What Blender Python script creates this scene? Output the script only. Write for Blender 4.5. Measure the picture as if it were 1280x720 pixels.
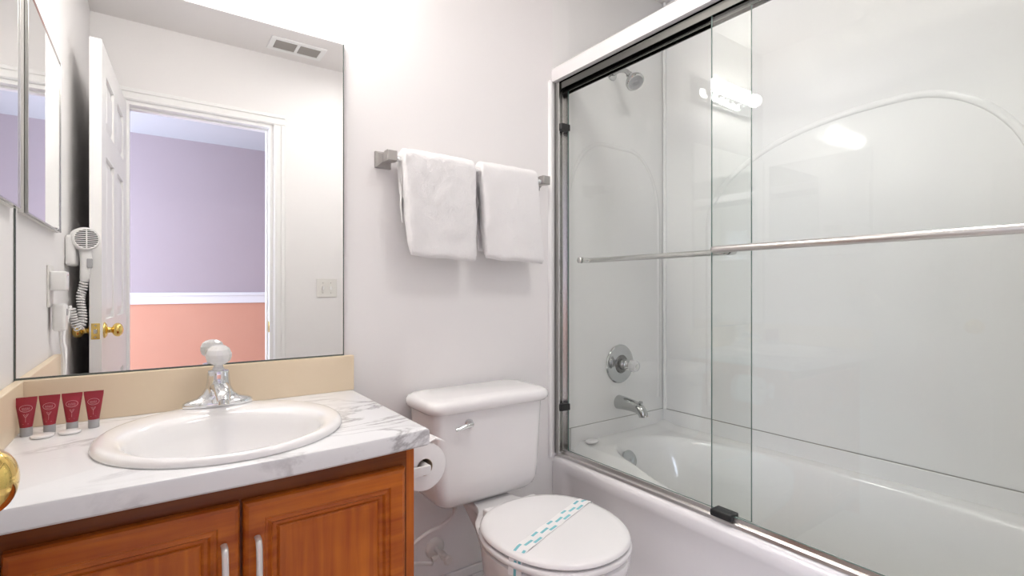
import bpy, bmesh, math, random
from mathutils import Vector, Matrix
random.seed(7)
for o in list(bpy.data.objects): bpy.data.objects.remove(o, do_unlink=True)
SC = bpy.context.scene
COL = SC.collection
PI = math.pi

# ------------------------------------------------------------------ camera, world, light, exposure
H = 1.10
cd = bpy.data.cameras.new('camera'); cam = bpy.data.objects.new('camera', cd); COL.objects.link(cam)
cd.sensor_width = 36.0; cd.lens = 630/1280*36; cd.clip_start = 0.01; cd.clip_end = 60
cam.location = (0, -1.5, H); cam.rotation_euler = (PI/2, 0, -math.radians(35.5))
SC.camera = cam
w = bpy.data.worlds.new('world'); SC.world = w; w.use_nodes = True
w.node_tree.nodes['Background'].inputs[0].default_value = (0.75, 0.85, 1.0, 1)
w.node_tree.nodes['Background'].inputs[1].default_value = 0.6
SC.view_settings.view_transform = 'Standard'; SC.view_settings.look = 'None'
SC.view_settings.gamma = 1; SC.view_settings.use_curve_mapping = False
SC.view_settings.exposure = 1.0

HC_FILL = 2.366
def area(name, loc, rot, sx, sy, power, col):
    l = bpy.data.lights.new(name, 'AREA'); l.shape = 'RECTANGLE'; l.size = sx; l.size_y = sy
    l.energy = power; l.color = col
    o = bpy.data.objects.new(name, l); COL.objects.link(o); o.location = loc; o.rotation_euler = rot
    return o
# daylight of the bedroom window (left end of the bedroom, shines along +x)
area('bedroom_window_light', (-1.9, -2.9, 1.35), (0, -PI/2, 0), 1.3, 1.5, 60, (0.72, 0.80, 1.0))
# unseen fill light added near the ceiling, in front of the tub
area('added_fill_light', (0.98, -1.05, HC_FILL), (0, 0, 0), 0.26, 0.26, 3.0, (1.0, 0.975, 0.95))
BULB = 48.0

# ------------------------------------------------------------------ materials
def mat(name, col, rough=0.5, metal=0.0, bump=None, spec=0.5, coat=0.0, noise=None, emit=None):
    m = bpy.data.materials.new(name); m.use_nodes = True; nt = m.node_tree; b = nt.nodes['Principled BSDF']
    b.inputs['Base Color'].default_value = (*col, 1); b.inputs['Roughness'].default_value = rough
    b.inputs['Metallic'].default_value = metal; b.inputs['Specular IOR Level'].default_value = spec
    b.inputs['Coat Weight'].default_value = coat
    if emit: b.inputs['Emission Color'].default_value = (*emit[0], 1); b.inputs['Emission Strength'].default_value = emit[1]
    if bump or noise:
        tc = nt.nodes.new('ShaderNodeTexCoord')
    if bump:
        sc, st = bump
        n = nt.nodes.new('ShaderNodeTexNoise'); n.inputs['Scale'].default_value = sc; n.inputs['Detail'].default_value = 4
        nt.links.new(tc.outputs['Object'], n.inputs['Vector'])
        bp = nt.nodes.new('ShaderNodeBump'); bp.inputs['Strength'].default_value = st; bp.inputs['Distance'].default_value = 0.004
        nt.links.new(n.outputs['Fac'], bp.inputs['Height']); nt.links.new(bp.outputs['Normal'], b.inputs['Normal'])
    if noise:
        sc, c2 = noise
        n = nt.nodes.new('ShaderNodeTexNoise'); n.inputs['Scale'].default_value = sc; n.inputs['Detail'].default_value = 5
        nt.links.new(tc.outputs['Object'], n.inputs['Vector'])
        mx = nt.nodes.new('ShaderNodeMix'); mx.data_type = 'RGBA'
        mx.inputs[6].default_value = (*col, 1); mx.inputs[7].default_value = (*c2, 1)
        nt.links.new(n.outputs['Fac'], mx.inputs[0]); nt.links.new(mx.outputs[2], b.inputs['Base Color'])
    return m

M = {}
M['wall'] = mat('wall_paint', (0.87, 0.85, 0.842), 0.55, bump=(220, 0.05))
M['ceil'] = mat('ceiling_paint', (0.85, 0.82, 0.805), 0.8, bump=(160, 0.08))
M['trim'] = mat('trim_paint', (0.90, 0.895, 0.885), 0.35)
M['floor'] = mat('floor_vinyl', (0.62, 0.58, 0.54), 0.4, noise=(9, (0.72, 0.69, 0.65)))
M['porc'] = mat('porcelain', (0.90, 0.885, 0.88), 0.10, coat=0.4)
M['lid'] = mat('seat_plastic', (0.90, 0.885, 0.88), 0.16)
M['acryl'] = mat('tub_acrylic', (0.88, 0.87, 0.855), 0.14, coat=0.3)
M['apron'] = mat('tub_enamel', (0.89, 0.86, 0.86), 0.16, coat=0.3)
M['surround'] = mat('surround_acrylic', (0.86, 0.855, 0.838), 0.06, spec=0.33)
M['groove'] = mat('joint_shadow_caulk', (0.33, 0.32, 0.29), 0.8)
M['chrome'] = mat('chrome', (0.80, 0.81, 0.82), 0.07, 1.0)
M['nickel'] = mat('brushed_aluminium', (0.72, 0.70, 0.68), 0.28, 1.0)
M['post'] = mat('dull_nickel', (0.42, 0.40, 0.385), 0.3, 1.0)
M['track'] = mat('anodised_track', (0.15, 0.15, 0.142), 0.25, 1.0)
M['fitting'] = mat('shower_chrome', (0.50, 0.51, 0.505), 0.10, 1.0)
M['surroundb'] = mat('surround_satin', (0.86, 0.855, 0.838), 0.35)
M['alu'] = mat('aluminium_bright', (0.66, 0.655, 0.64), 0.2, 1.0)
M['brass'] = mat('polished_brass', (0.86, 0.62, 0.20), 0.10, 1.0)
M['black'] = mat('black_rubber', (0.015, 0.015, 0.015), 0.4)
M['dark'] = mat('dark_hole', (0.03, 0.03, 0.03), 0.6)
M['cream'] = mat('cream_laminate', (0.80, 0.66, 0.47), 0.38, noise=(14, (0.84, 0.70, 0.52)))
M['mirror'] = mat('mirror_silver', (0.93, 0.935, 0.93), 0.0, 1.0)
M['mirroredge'] = mat('mirror_edge', (0.10, 0.12, 0.11), 0.25)
M['towel'] = mat('terry_cloth', (0.93, 0.915, 0.91), 0.95, bump=(420, 0.7), spec=0.1)
M['paper'] = mat('tissue_paper', (0.90, 0.885, 0.875), 0.95, spec=0.1)
M['card'] = mat('cardboard', (0.50, 0.38, 0.27), 0.9)
M['plast'] = mat('white_plastic', (0.84, 0.83, 0.82), 0.28)
M['plast2'] = mat('off_white_plastic', (0.80, 0.78, 0.74), 0.35)
M['braid'] = mat('hose_vinyl', (0.82, 0.79, 0.77), 0.35)
M['red'] = mat('red_tube_plastic', (0.30, 0.012, 0.028), 0.30, coat=0.2)
M['louv'] = mat('vent_louvre_grey', (0.36, 0.335, 0.31), 0.5)
M['redlt'] = mat('pink_print', (0.72, 0.36, 0.38), 0.45)
M['greycap'] = mat('grey_cap_plastic', (0.42, 0.42, 0.43), 0.35)
M['teal'] = mat('teal_print', (0.22, 0.56, 0.62), 0.6)
M['handle'] = mat('satin_white_metal', (0.78, 0.75, 0.72), 0.22, 0.5)
M['salmon'] = mat('salmon_paint', (0.70, 0.335, 0.225), 0.7, noise=(3, (0.72, 0.38, 0.26)))
M['mauve'] = mat('mauve_paint', (0.47, 0.40, 0.42), 0.7, noise=(3, (0.50, 0.43, 0.45)))
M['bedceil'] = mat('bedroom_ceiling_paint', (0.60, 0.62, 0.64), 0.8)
M['bulb'] = mat('bulb_glow', (0.9, 0.9, 0.9), 0.4, emit=((1.0, 0.965, 0.93), BULB))
M['fill_panel'] = mat('added_fill_glow', (0.9, 0.9, 0.9), 0.4, emit=((1.0, 0.985, 0.965), 1.2))  # glowing face of the added ceiling fill light
M['ledred'] = mat('red_indicator', (0.5, 0.03, 0.03), 0.4)

def marble():
    m = bpy.data.materials.new('marble_laminate'); m.use_nodes = True; nt = m.node_tree; b = nt.nodes['Principled BSDF']
    N = nt.nodes.new; L = nt.links.new
    tc = N('ShaderNodeTexCoord'); mp = N('ShaderNodeMapping'); mp.inputs['Rotation'].default_value = (0.3, 0.5, math.radians(-32)); mp.inputs['Scale'].default_value = (1.6, 4.6, 2.2)
    L(tc.outputs['Object'], mp.inputs['Vector'])
    n = N('ShaderNodeTexNoise'); n.inputs['Scale'].default_value = 1.9; n.inputs['Detail'].default_value = 7; n.inputs['Roughness'].default_value = 0.62; n.inputs['Distortion'].default_value = 0.9
    L(mp.outputs['Vector'], n.inputs['Vector'])
    a = N('ShaderNodeMath'); a.operation = 'SUBTRACT'; a.inputs[1].default_value = 0.5; L(n.outputs['Fac'], a.inputs[0])
    ab = N('ShaderNodeMath'); ab.operation = 'ABSOLUTE'; L(a.outputs[0], ab.inputs[0])
    r = N('ShaderNodeValToRGB'); r.color_ramp.elements[0].position = 0.0; r.color_ramp.elements[0].color = (1, 1, 1, 1)
    r.color_ramp.elements[1].position = 0.040; r.color_ramp.elements[1].color = (0, 0, 0, 1); L(ab.outputs[0], r.inputs[0])
    n2 = N('ShaderNodeTexNoise'); n2.inputs['Scale'].default_value = 4.5; L(tc.outputs['Object'], n2.inputs['Vector'])
    r2 = N('ShaderNodeValToRGB'); r2.color_ramp.elements[0].position = 0.44; r2.color_ramp.elements[1].position = 0.64; L(n2.outputs['Fac'], r2.inputs[0])
    mu = N('ShaderNodeMath'); mu.operation = 'MULTIPLY'; L(r.outputs[0], mu.inputs[0]); L(r2.outputs[0], mu.inputs[1])
    mx = N('ShaderNodeMix'); mx.data_type = 'RGBA'; mx.inputs[6].default_value = (0.83, 0.83, 0.84, 1); mx.inputs[7].default_value = (0.42, 0.41, 0.42, 1)
    L(mu.outputs[0], mx.inputs[0]); L(mx.outputs[2], b.inputs['Base Color']); b.inputs['Roughness'].default_value = 0.24
    return m
M['marble'] = marble()

def wood(name, vertical=True, dark=1.0):
    m = bpy.data.materials.new(name); m.use_nodes = True; nt = m.node_tree; b = nt.nodes['Principled BSDF']
    N = nt.nodes.new; L = nt.links.new
    tc = N('ShaderNodeTexCoord'); mp = N('ShaderNodeMapping')
    mp.inputs['Scale'].default_value = (38, 38, 2.2) if vertical else (2.2, 38, 38)
    L(tc.outputs['Object'], mp.inputs['Vector'])
    n = N('ShaderNodeTexNoise'); n.inputs['Scale'].default_value = 1.6; n.inputs['Detail'].default_value = 6; n.inputs['Distortion'].default_value = 0.4
    L(mp.outputs['Vector'], n.inputs['Vector'])
    n2 = N('ShaderNodeTexNoise'); n2.inputs['Scale'].default_value = 9; L(tc.outputs['Object'], n2.inputs['Vector'])
    ad = N('ShaderNodeMix'); ad.data_type = 'FLOAT'; ad.inputs[0].default_value = 0.45; L(n.outputs['Fac'], ad.inputs[2]); L(n2.outputs['Fac'], ad.inputs[3])
    r = N('ShaderNodeValToRGB'); e = r.color_ramp.elements
    e[0].position = 0.32; e[0].color = (0.34*dark, 0.060*dark, 0.006*dark, 1)
    e[1].position = 0.68; e[1].color = (0.66*dark, 0.185*dark, 0.018*dark, 1)
    L(ad.outputs[0], r.inputs[0]); L(r.outputs[0], b.inputs['Base Color'])
    b.inputs['Roughness'].default_value = 0.33; b.inputs['Specular IOR Level'].default_value = 0.35
    return m
M['woodv'] = wood('cherry_wood_upright'); M['woodh'] = wood('cherry_wood_level', False)
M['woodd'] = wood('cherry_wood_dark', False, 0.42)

def glass():
    m = bpy.data.materials.new('shower_glass'); m.use_nodes = True; nt = m.node_tree; N = nt.nodes.new; L = nt.links.new
    out = nt.nodes['Material Output']; nt.nodes.remove(nt.nodes['Principled BSDF'])
    t = N('ShaderNodeBsdfTransparent'); t.inputs[0].default_value = (0.982, 0.994, 0.986, 1)
    g = N('ShaderNodeBsdfGlossy'); g.inputs['Roughness'].default_value = 0.0; g.inputs[0].default_value = (1, 1, 1, 1)
    f = N('ShaderNodeFresnel'); geo = N('ShaderNodeNewGeometry'); io = N('ShaderNodeMix'); io.data_type = 'FLOAT'
    io.inputs[2].default_value = 1.40; io.inputs[3].default_value = 1/1.40; L(geo.outputs['Backfacing'], io.inputs[0]); L(io.outputs[0], f.inputs[0])   # same reflectance on both faces of the pane
    x = N('ShaderNodeMixShader'); L(f.outputs[0], x.inputs[0]); L(t.outputs[0], x.inputs[1]); L(g.outputs[0], x.inputs[2]); L(x.outputs[0], out.inputs[0])
    return m
M['glass'] = glass()
M['glassedge'] = mat('glass_edge_green', (0.10, 0.17, 0.15), 0.15)
def clear():
    m = bpy.data.materials.new('clear_acrylic'); m.use_nodes = True; b = m.node_tree.nodes['Principled BSDF']
    b.inputs['Base Color'].default_value = (0.97, 0.97, 0.97, 1); b.inputs['Transmission Weight'].default_value = 0.45
    b.inputs['Roughness'].default_value = 0.12; b.inputs['IOR'].default_value = 1.49
    return m
M['clear'] = clear()

# ------------------------------------------------------------------ mesh helpers
def obj(name, bm, m, parent=None, smooth=None, kind=None):
    """link bm as one mesh object, geometry given in world space; the parents' origins are taken off"""
    bmesh.ops.recalc_face_normals(bm, faces=bm.faces)
    me = bpy.data.meshes.new(name); bm.to_mesh(me); bm.free()
    for x in (m if isinstance(m, (list, tuple)) else [m]): me.materials.append(M[x])
    o = bpy.data.objects.new(name, me); COL.objects.link(o)
    if parent is not None:
        o.parent = parent
        p = parent; off = Vector((0, 0, 0))
        while p is not None: off += p.location; p = p.parent
        me.transform(Matrix.Translation(-off))
    if smooth:
        for p in me.polygons: p.use_smooth = True
        if smooth is not True:
            me.set_sharp_from_angle(angle=math.radians(smooth))
    if kind: o['kind'] = kind
    return o
def thing(name, label, cat, loc=(0, 0, 0), group=None):
    o = bpy.data.objects.new(name, None); COL.objects.link(o); o.location = loc; o.empty_display_size = 0.05
    o['label'] = label; o['category'] = cat
    if group: o['group'] = group
    bpy.context.view_layer.update()
    return o
def tag(o, label, cat, group=None):
    o['label'] = label; o['category'] = cat
    if group: o['group'] = group
    # put the origin at the object's base
    me = o.data; c = [v.co for v in me.vertices]
    b = Vector(((min(v.x for v in c)+max(v.x for v in c))/2, (min(v.y for v in c)+max(v.y for v in c))/2, min(v.z for v in c)))
    me.transform(Matrix.Translation(-b)); o.location = b
    return o
def structure(name, bm, m, smooth=None):
    return obj(name, bm, m, None, smooth, 'structure')
def box(bm, x0, x1, y0, y1, z0, z1, bev=0.0, seg=2, mi=0):
    vs = [bm.verts.new((x, y, z)) for x in (x0, x1) for y in (y0, y1) for z in (z0, z1)]
    F = [(0,1,3,2),(4,6,7,5),(0,4,5,1),(2,3,7,6),(0,2,6,4),(1,5,7,3)]
    fs = [bm.faces.new([vs[i] for i in f]) for f in F]
    for f in fs: f.material_index = mi
    if bev:
        es = list({e for f in fs for e in f.edges})
        bmesh.ops.bevel(bm, geom=es, offset=bev, segments=seg, affect='EDGES', profile=0.5)
    return bm
def nb(): return bmesh.new()
def loft(bm, rings, cap0=True, cap1=True, closed=True, mi=0):
    R = [[bm.verts.new(p) for p in r] for r in rings]
    n = len(R[0])
    for a, b in zip(R, R[1:]):
        for i in range(n if closed else n-1):
            j = (i+1) % n
            f = bm.faces.new((a[i], a[j], b[j], b[i])); f.material_index = mi
    if cap0: bm.faces.new(R[0]).material_index = mi
    if cap1: bm.faces.new(R[-1]).material_index = mi
    return R
def basis(d):
    d = Vector(d).normalized(); u = d.orthogonal().normalized(); return d, u, d.cross(u)
def lathe(bm, c, d, prof, n=32, mi=0, cap0=True, cap1=True):
    """prof: (radius, distance along d)"""
    d, u, v = basis(d); c = Vector(c)
    loft(bm, [[c + d*t + u*(r*math.cos(2*PI*k/n)) + v*(r*math.sin(2*PI*k/n)) for k in range(n)] for r, t in prof], cap0, cap1, mi=mi)
def tube(bm, pts, r, n=10, mi=0):
    pts = [Vector(p) for p in pts]; rings = []
    t = (pts[1]-pts[0]).normalized(); u = t.orthogonal().normalized()
    for i, p in enumerate(pts):
        a = pts[max(i-1, 0)]; b = pts[min(i+1, len(pts)-1)]
        t = (b-a).normalized(); u = (u - t*u.dot(t)).normalized(); v = t.cross(u)
        rr = r[i] if isinstance(r, (list, tuple)) else r
        rings.append([p + u*(rr*math.cos(2*PI*k/n)) + v*(rr*math.sin(2*PI*k/n)) for k in range(n)])
    loft(bm, rings, mi=mi)
def curve(pts, k=8):
    """Catmull-Rom through pts"""
    P = [Vector(p) for p in pts]; P = [P[0]*2-P[1]] + P + [P[-1]*2-P[-2]]; out = []
    for i in range(1, len(P)-2):
        for j in range(k):
            t = j/k; a, b, c, d = P[i-1:i+3]
            out.append(0.5*((2*b) + (c-a)*t + (2*a-5*b+4*c-d)*t*t + (3*b-a-3*c+d)*t**3))
    out.append(P[-2]); return out
def sell(cx, cy, a, b, z, n=48, e=2.0, front=None):
    """super-ellipse ring; front = semi-axis towards -y"""
    out = []
    for i in range(n):
        t = 2*PI*i/n; c, s = math.cos(t), math.sin(t)
        g = lambda v: math.copysign(abs(v)**(2/e), v)
        out.append(Vector((cx + a*g(c), cy + (front if (front and s < 0) else b)*g(s), z)))
    return out
def sphere(bm, c, r, n=20, m=12, sz=1.0, mi=0):
    rings = []
    for j in range(1, m):
        ph = PI*j/m; rings.append([Vector(c)+Vector((r*math.sin(ph)*math.cos(2*PI*k/n), r*math.sin(ph)*math.sin(2*PI*k/n), -r*sz*math.cos(ph))) for k in range(n)])
    loft(bm, rings, mi=mi)

# ------------------------------------------------------------------ room shell
XL, XR, XT = -0.2415, 1.94, 1.262     # left wall, right wall, tub apron
YF, HC = -1.62, 2.415                 # wall with the door, ceiling
OX0, OX1, OZ = -0.105, 0.556, 2.022   # door opening
T = 0.12
b = nb(); box(b, XL-T, XR+T, YF-T, T, -0.08, 0); structure('floor', b, 'floor')
b = nb(); box(b, XL-T, XR+T, YF-T, T, HC, HC+0.08); structure('ceiling', b, 'ceil')
b = nb(); box(b, XL-T, XR+T, 0, T, 0, HC); structure('wall_back', b, 'wall')
b = nb(); box(b, XL-T, XL, YF-T, 0, 0, HC); structure('wall_left', b, 'wall')
b = nb(); box(b, XR, XR+T, YF-T, 0, 0, HC); structure('wall_right', b, 'wall')
b = nb(); box(b, XL, OX0, YF-T, YF, 0, HC); box(b, OX1, XR, YF-T, YF, 0, HC); box(b, OX0, OX1, YF-T, YF, OZ, HC)
structure('wall_front', b, 'wall')
# bedroom beyond the door
BX0, BX1, BY, BH = -2.0, 2.6, -3.84, 2.415
b = nb(); box(b, BX0, BX1, BY, YF-T, -0.08, 0); structure('floor_bedroom', b, 'floor')
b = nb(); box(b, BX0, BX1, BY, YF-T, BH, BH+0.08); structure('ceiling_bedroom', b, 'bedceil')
b = nb(); box(b, BX0, BX1, BY-0.1, BY, 0, 0.97, mi=1); box(b, BX0, BX1, BY-0.1, BY, 0.97, BH, mi=0); structure('wall_bedroom_far', b, ('mauve', 'salmon'))
b = nb(); box(b, BX0-0.1, BX0, BY, YF-T, 0, 0.97, mi=1); box(b, BX0-0.1, BX0, BY, YF-T, 0.97, BH); structure('wall_bedroom_left', b, ('mauve', 'salmon'))
b = nb(); box(b, BX1, BX1+0.1, BY, YF-T, 0, 0.97, mi=1); box(b, BX1, BX1+0.1, BY, YF-T, 0.97, BH); structure('wall_bedroom_right', b, ('mauve', 'salmon'))
b = nb(); box(b, BX0, XL-T, YF-T-0.02, YF-T, 0, BH); box(b, XR+T, BX1, YF-T-0.02, YF-T, 0, BH); structure('wall_bedroom_near', b, 'mauve')
b = nb(); box(b, BX0, BX1, BY, BY+0.02, 0.96, 1.06, 0.006); box(b, BX0, BX1, BY+0.015, BY+0.035, 1.03, 1.052, 0.005); structure('trim_1', b, 'trim')   # chair rail
# door casing and jamb
def profile_strip(bm, horizontal, a0, a1, base, wdt, y):
    for (o0, o1, d) in ((0, wdt, 0.011), (0.004, 0.014, 0.015), (wdt-0.022, wdt-0.004, 0.018)):
        if horizontal: box(bm, a0, a1, y, y+d, base+o0, base+o1, 0.003)
        elif wdt > 0: box(bm, base+o0, base+o1, y, y+d, a0, a1, 0.003)
b = nb()
profile_strip(b, True, OX0-0.06, OX1+0.062, OZ, 0.062, YF); structure('trim_2', b, 'trim')
b = nb(); profile_strip(b, False, 0, OZ, OX1, 0.062, YF); structure('trim_3', b, 'trim')
b = nb(); box(b, OX0-0.06, OX0, YF, YF+0.011, 0, OZ, 0.003); structure('trim_4', b, 'trim')
b = nb()
box(b, OX1-0.018, OX1-0.0005, YF-T, YF-0.0005, 0, OZ-0.0185); box(b, OX0+0.0005, OX0+0.012, YF-T, YF-0.0005, 0, OZ-0.0185); box(b, OX0+0.0005, OX1-0.0005, YF-T, YF-0.0005, OZ-0.018, OZ-0.0005)
box(b, OX1-0.028, OX1-0.0185, YF-0.08, YF-0.045, 0, OZ-0.0285); box(b, OX0+0.0125, OX1-0.0185, YF-0.08, YF-0.045, OZ-0.028, OZ-0.0185)
tj = structure('trim_5', b, 'trim')
b = nb(); box(b, OX1-0.0205, OX1-0.0175, YF-0.036, YF-0.004, 0.85, 0.91, 0.002); obj('strike_plate', b, 'brass', tj)
# baseboards
b = nb(); box(b, 0.466, XT, -0.014, 0, 0, 0.115, 0.002); box(b, 0.466, XT, -0.010, 0, 0.115, 0.145, 0.003); box(b, 0.466, XT, -0.018, 0, 0.0, 0.016, 0.004); structure('baseboard_back', b, 'trim')
b = nb(); box(b, OX1+0.062, XT, YF, YF+0.014, 0, 0.14, 0.003); structure('baseboard_front', b, 'trim')

# open bathroom door, hinged at the left jamb
door = nb()
DW, DH, DT = 0.745, 2.005, 0.035
hx, hy = -0.105, -1.612
ex, ey = -0.150, -0.872     # right face of the free edge
ang = math.atan2(ey-hy, ex-hx)
def dm(bm):   # local: x along the width (0 hinge .. DW free edge), y: 0 = room side face, +DT behind, z
    bm.transform(Matrix.Translation((hx, hy, 0)) @ Matrix.Rotation(ang, 4, 'Z'))
    return bm
stile, mid = 0.105, 0.10
rails = [(0, 0.20), (0.74, 0.98), (1.60, 1.70), (1.905, DH)]
xs = [(0, stile), ((DW-mid)/2, (DW+mid)/2), (DW-stile, DW)]
for x0, x1 in xs: box(door, x0, x1, 0, DT, 0.008, DH)
for z0, z1 in rails:
    box(door, xs[0][1], xs[1][0], 0, DT, max(z0, 0.008), z1); box(door, xs[1][1], xs[2][0], 0, DT, max(z0, 0.008), z1)
dr = structure('door_1', dm(door), 'trim')
for (a0, a1) in ((xs[0][1], xs[1][0]), (xs[1][1], xs[2][0])):
    for k in range(3):
        z0, z1 = rails[k][1], rails[k+1][0]
        pb = nb(); box(pb, a0, a1, 0.011, DT-0.011, z0, z1)
        for s, y in ((-1, 0.011), (1, DT-0.011)):
            i = 0.014; j = 0.040
            loft(pb, [[(a0+i, y, z0+i), (a1-i, y, z0+i), (a1-i, y, z1-i), (a0+i, y, z1-i)],
                      [(a0+j, y+s*0.009, z0+j), (a1-j, y+s*0.009, z0+j), (a1-j, y+s*0.009, z1-j), (a0+j, y+s*0.009, z1-j)]], cap0=False)
        obj('panel', dm(pb), 'trim', dr)
KZ = 0.94
KZ = 0.943
for s, y in ((-1, 0.0), (1, DT)):
    kb = nb()
    lathe(kb, (DW-0.058, y, KZ), (0, s, 0), [(0.030, 0), (0.030, 0.003), (0.022, 0.008), (0.0115, 0.011), (0.0105, 0.020)]+[(max(0.0105, 0.0255*math.sin(PI*k/20)), 0.0395-0.0178*math.cos(PI*k/20)) for k in range(3, 11)]+[(0.0255*math.sin(PI*k/20)+0.0005, 0.0395-0.0178*math.cos(PI*k/20)) for k in range(11, 21)], 48)
    obj('door_knob', dm(kb), 'brass', dr, smooth=True)
b = nb(); box(b, DW-0.001, DW+0.0015, 0.005, DT-0.005, KZ-0.029, KZ+0.029, 0.001); lp = obj('latch_plate', dm(b), 'brass', dr)
b = nb(); box(b, DW, DW+0.009, 0.012, DT-0.012, KZ-0.008, KZ+0.008, 0.002)
for zz in (KZ-0.021, KZ+0.021): lathe(b, (DW+0.001, DT/2, zz), (1, 0, 0), [(0.0035, 0), (0.0025, 0.0015)], 10)
obj('latch_bolt', dm(b), 'alu', dr)

# ------------------------------------------------------------------ wall mirror, vanity light, vent, switch
t = thing('wall_mirror', 'large frameless wall mirror above the cream backsplash, reflecting the open door', 'mirror', (0.107, -0.003, 0.906))
b = nb(); box(b, XL+0.002, 0.456, -0.006, -0.001, 0.906, 1.815)
for f in b.faces:
    f.material_index = 0 if f.calc_center_median().y < -0.0055 else 1
obj('mirror_glass', b, ('mirror', 'mirroredge'), t)
b = nb(); box(b, XL+0.002, 0.456, -0.0085, -0.0005, 0.9025, 0.906); box(b, 0.456, 0.4585, -0.0075, -0.0005, 0.9025, 1.815); box(b, XL+0.0005, XL+0.0035, -0.008, -0.0005, 0.9025, 1.815)
obj('edge_channel', b, 'mirroredge', t)

t = thing('vanity_light', 'chrome strip light with four round glowing bulbs, reflected in the glass doors', 'light', (0.188, -0.002, 2.02))
b = nb(); box(b, -0.072, 0.445, -0.028, -0.001, 2.022, 2.132, 0.006); obj('back_plate', b, 'chrome', t, smooth=40)
for x in (0.363, 0.247, 0.130, 0.013):
    b = nb(); lathe(b, (x, -0.027, 2.078), (0, -1, 0), [(0.022, 0), (0.022, 0.006), (0.016, 0.03)], 20); obj('socket', b, 'chrome', t, smooth=40)
    b = nb(); sphere(b, (x, -0.092, 2.078), 0.032); obj('bulb', b, 'bulb', t, smooth=True)

t = thing('added_ceiling_fill', 'flat square white fill light added on the ceiling in front of the bathtub, out of view', 'light', (0.98, -1.05, 2.37))  # added out of view to even out the brightness of the vanity bulbs
b = nb(); box(b, 0.82, 1.14, -1.21, -0.89, 2.388, HC, 0.006); obj('rim', b, 'trim', t)
b = nb(); box(b, 0.84, 1.12, -1.19, -0.91, 2.370, 2.389, 0.005); obj('fill_panel', b, 'fill_panel', t)

t = thing('ceiling_vent', 'small white louvred ceiling vent, seen in the mirror near its top right', 'vent', (0.645, -1.445, HC-0.01))
b = nb(); vx0, vx1, vy0, vy1 = 0.505, 0.785, -1.525, -1.365
box(b, vx0, vx1, vy0, vy0+0.028, HC-0.008, HC, 0.002); box(b, vx0, vx1, vy1-0.028, vy1, HC-0.008, HC, 0.002)
box(b, vx0, vx0+0.026, vy0+0.028, vy1-0.028, HC-0.008, HC, 0.002); box(b, vx1-0.026, vx1, vy0+0.028, vy1-0.028, HC-0.008, HC, 0.002)
box(b, 0.637, 0.653, vy0+0.028, vy1-0.028, HC-0.008, HC, 0.002); obj('vent_frame', b, 'trim', t)
b = nb(); box(b, vx0+0.02, vx1-0.02, vy0+0.02, vy1-0.02, HC-0.0015, HC-0.0005); obj('vent_back', b, 'dark', t)
for (a0, a1) in ((vx0+0.026, 0.637), (0.653, vx1-0.026)):
    for k in range(5):
        y = vy0+0.034+k*0.0200
        b = nb(); loft(b, [[(a0, y, HC-0.007), (a0, y+0.010, HC-0.002), (a0, y+0.0115, HC-0.003), (a0, y+0.0015, HC-0.008)], [(a1, y, HC-0.007), (a1, y+0.010, HC-0.002), (a1, y+0.0115, HC-0.003), (a1, y+0.0015, HC-0.008)]]); obj('louvre', b, 'louv', t)

t = thing('light_switch', 'white double switch plate on the wall beside the doorway, seen in the mirror', 'switch', (0.85, YF+0.003, 1.045))
b = nb(); box(b, 0.792, 0.910, YF, YF+0.005, 1.045, 1.155, 0.002); obj('switch_plate', b, 'plast2', t)
b = nb(); box(b, 0.823, 0.833, YF+0.004, YF+0.013, 1.088, 1.112, 0.002); obj('toggle', b, 'plast', t)
b = nb(); box(b, 0.869, 0.879, YF+0.004, YF+0.012, 1.086, 1.110, 0.002); obj('toggle', b, 'plast', t)
for x in (0.828, 0.874):
    for z in (1.070, 1.130):
        b = nb(); lathe(b, (x, YF+0.004, z), (0, 1, 0), [(0.003, 0), (0.002, 0.0018)], 8); obj('screw', b, 'alu', t)


# ------------------------------------------------------------------ medicine cabinet on the left wall
t = thing('medicine_cabinet', 'mirror-fronted medicine cabinet with thin chrome frame on the left wall', 'cabinet', (XL, -0.29, 1.266))
c0, c1, cz0, cz1, cx = -0.540, -0.045, 1.266, 1.775, -0.226
b = nb(); box(b, XL, cx-0.003, c0, c1, cz0, cz1, 0.001); obj('cabinet_box', b, 'plast2', t)
d = nb(); box(d, cx-0.003, cx, c0+0.003, c1-0.003, cz0+0.003, cz1-0.003); dd = obj('mirror_door', d, 'mirror', t)
b = nb()
for (y0, y1, z0, z1) in ((c0, c0+0.005, cz0, cz1), (c1-0.005, c1, cz0, cz1), (c0+0.005, c1-0.005, cz0, cz0+0.004), (c0+0.005, c1-0.005, cz1-0.004, cz1)):
    box(b, cx-0.006, cx+0.002, y0, y1, z0, z1, 0.0008)
obj('frame', b, 'alu', dd)

# ------------------------------------------------------------------ hair dryer and wall outlet (seen in the mirror)
t = thing('hair_dryer', 'white wall-mounted hair dryer with coiled cord, seen in the mirror', 'hair dryer', (XL, -0.70, 1.20))
b = nb(); box(b, XL+0.0065, XL+0.034, -0.745, -0.635, 1.17, 1.275, 0.010, 3); obj('wall_bracket', b, 'plast', t, smooth=40)
yy = -0.60; axd = Vector((0.30, 1, 0.02)).normalized(); hc = Vector((-0.197, -0.70, 1.262))
b = nb(); lathe(b, hc - axd*0.075, axd, [(0.020, 0), (0.026, 0.004), (0.031, 0.03), (0.037, 0.07), (0.041, 0.10), (0.041, 0.125), (0.038, 0.137), (0.035, 0.139)], 32); body = obj('dryer_body', b, 'plast', t, smooth=40)
b = nb(); g0 = hc + axd*0.0655
lathe(b, hc + axd*0.0620, axd, [(0.034, 0), (0.034, 0.003)], 32); obj('grille_recess', b, 'dark', body)
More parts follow.
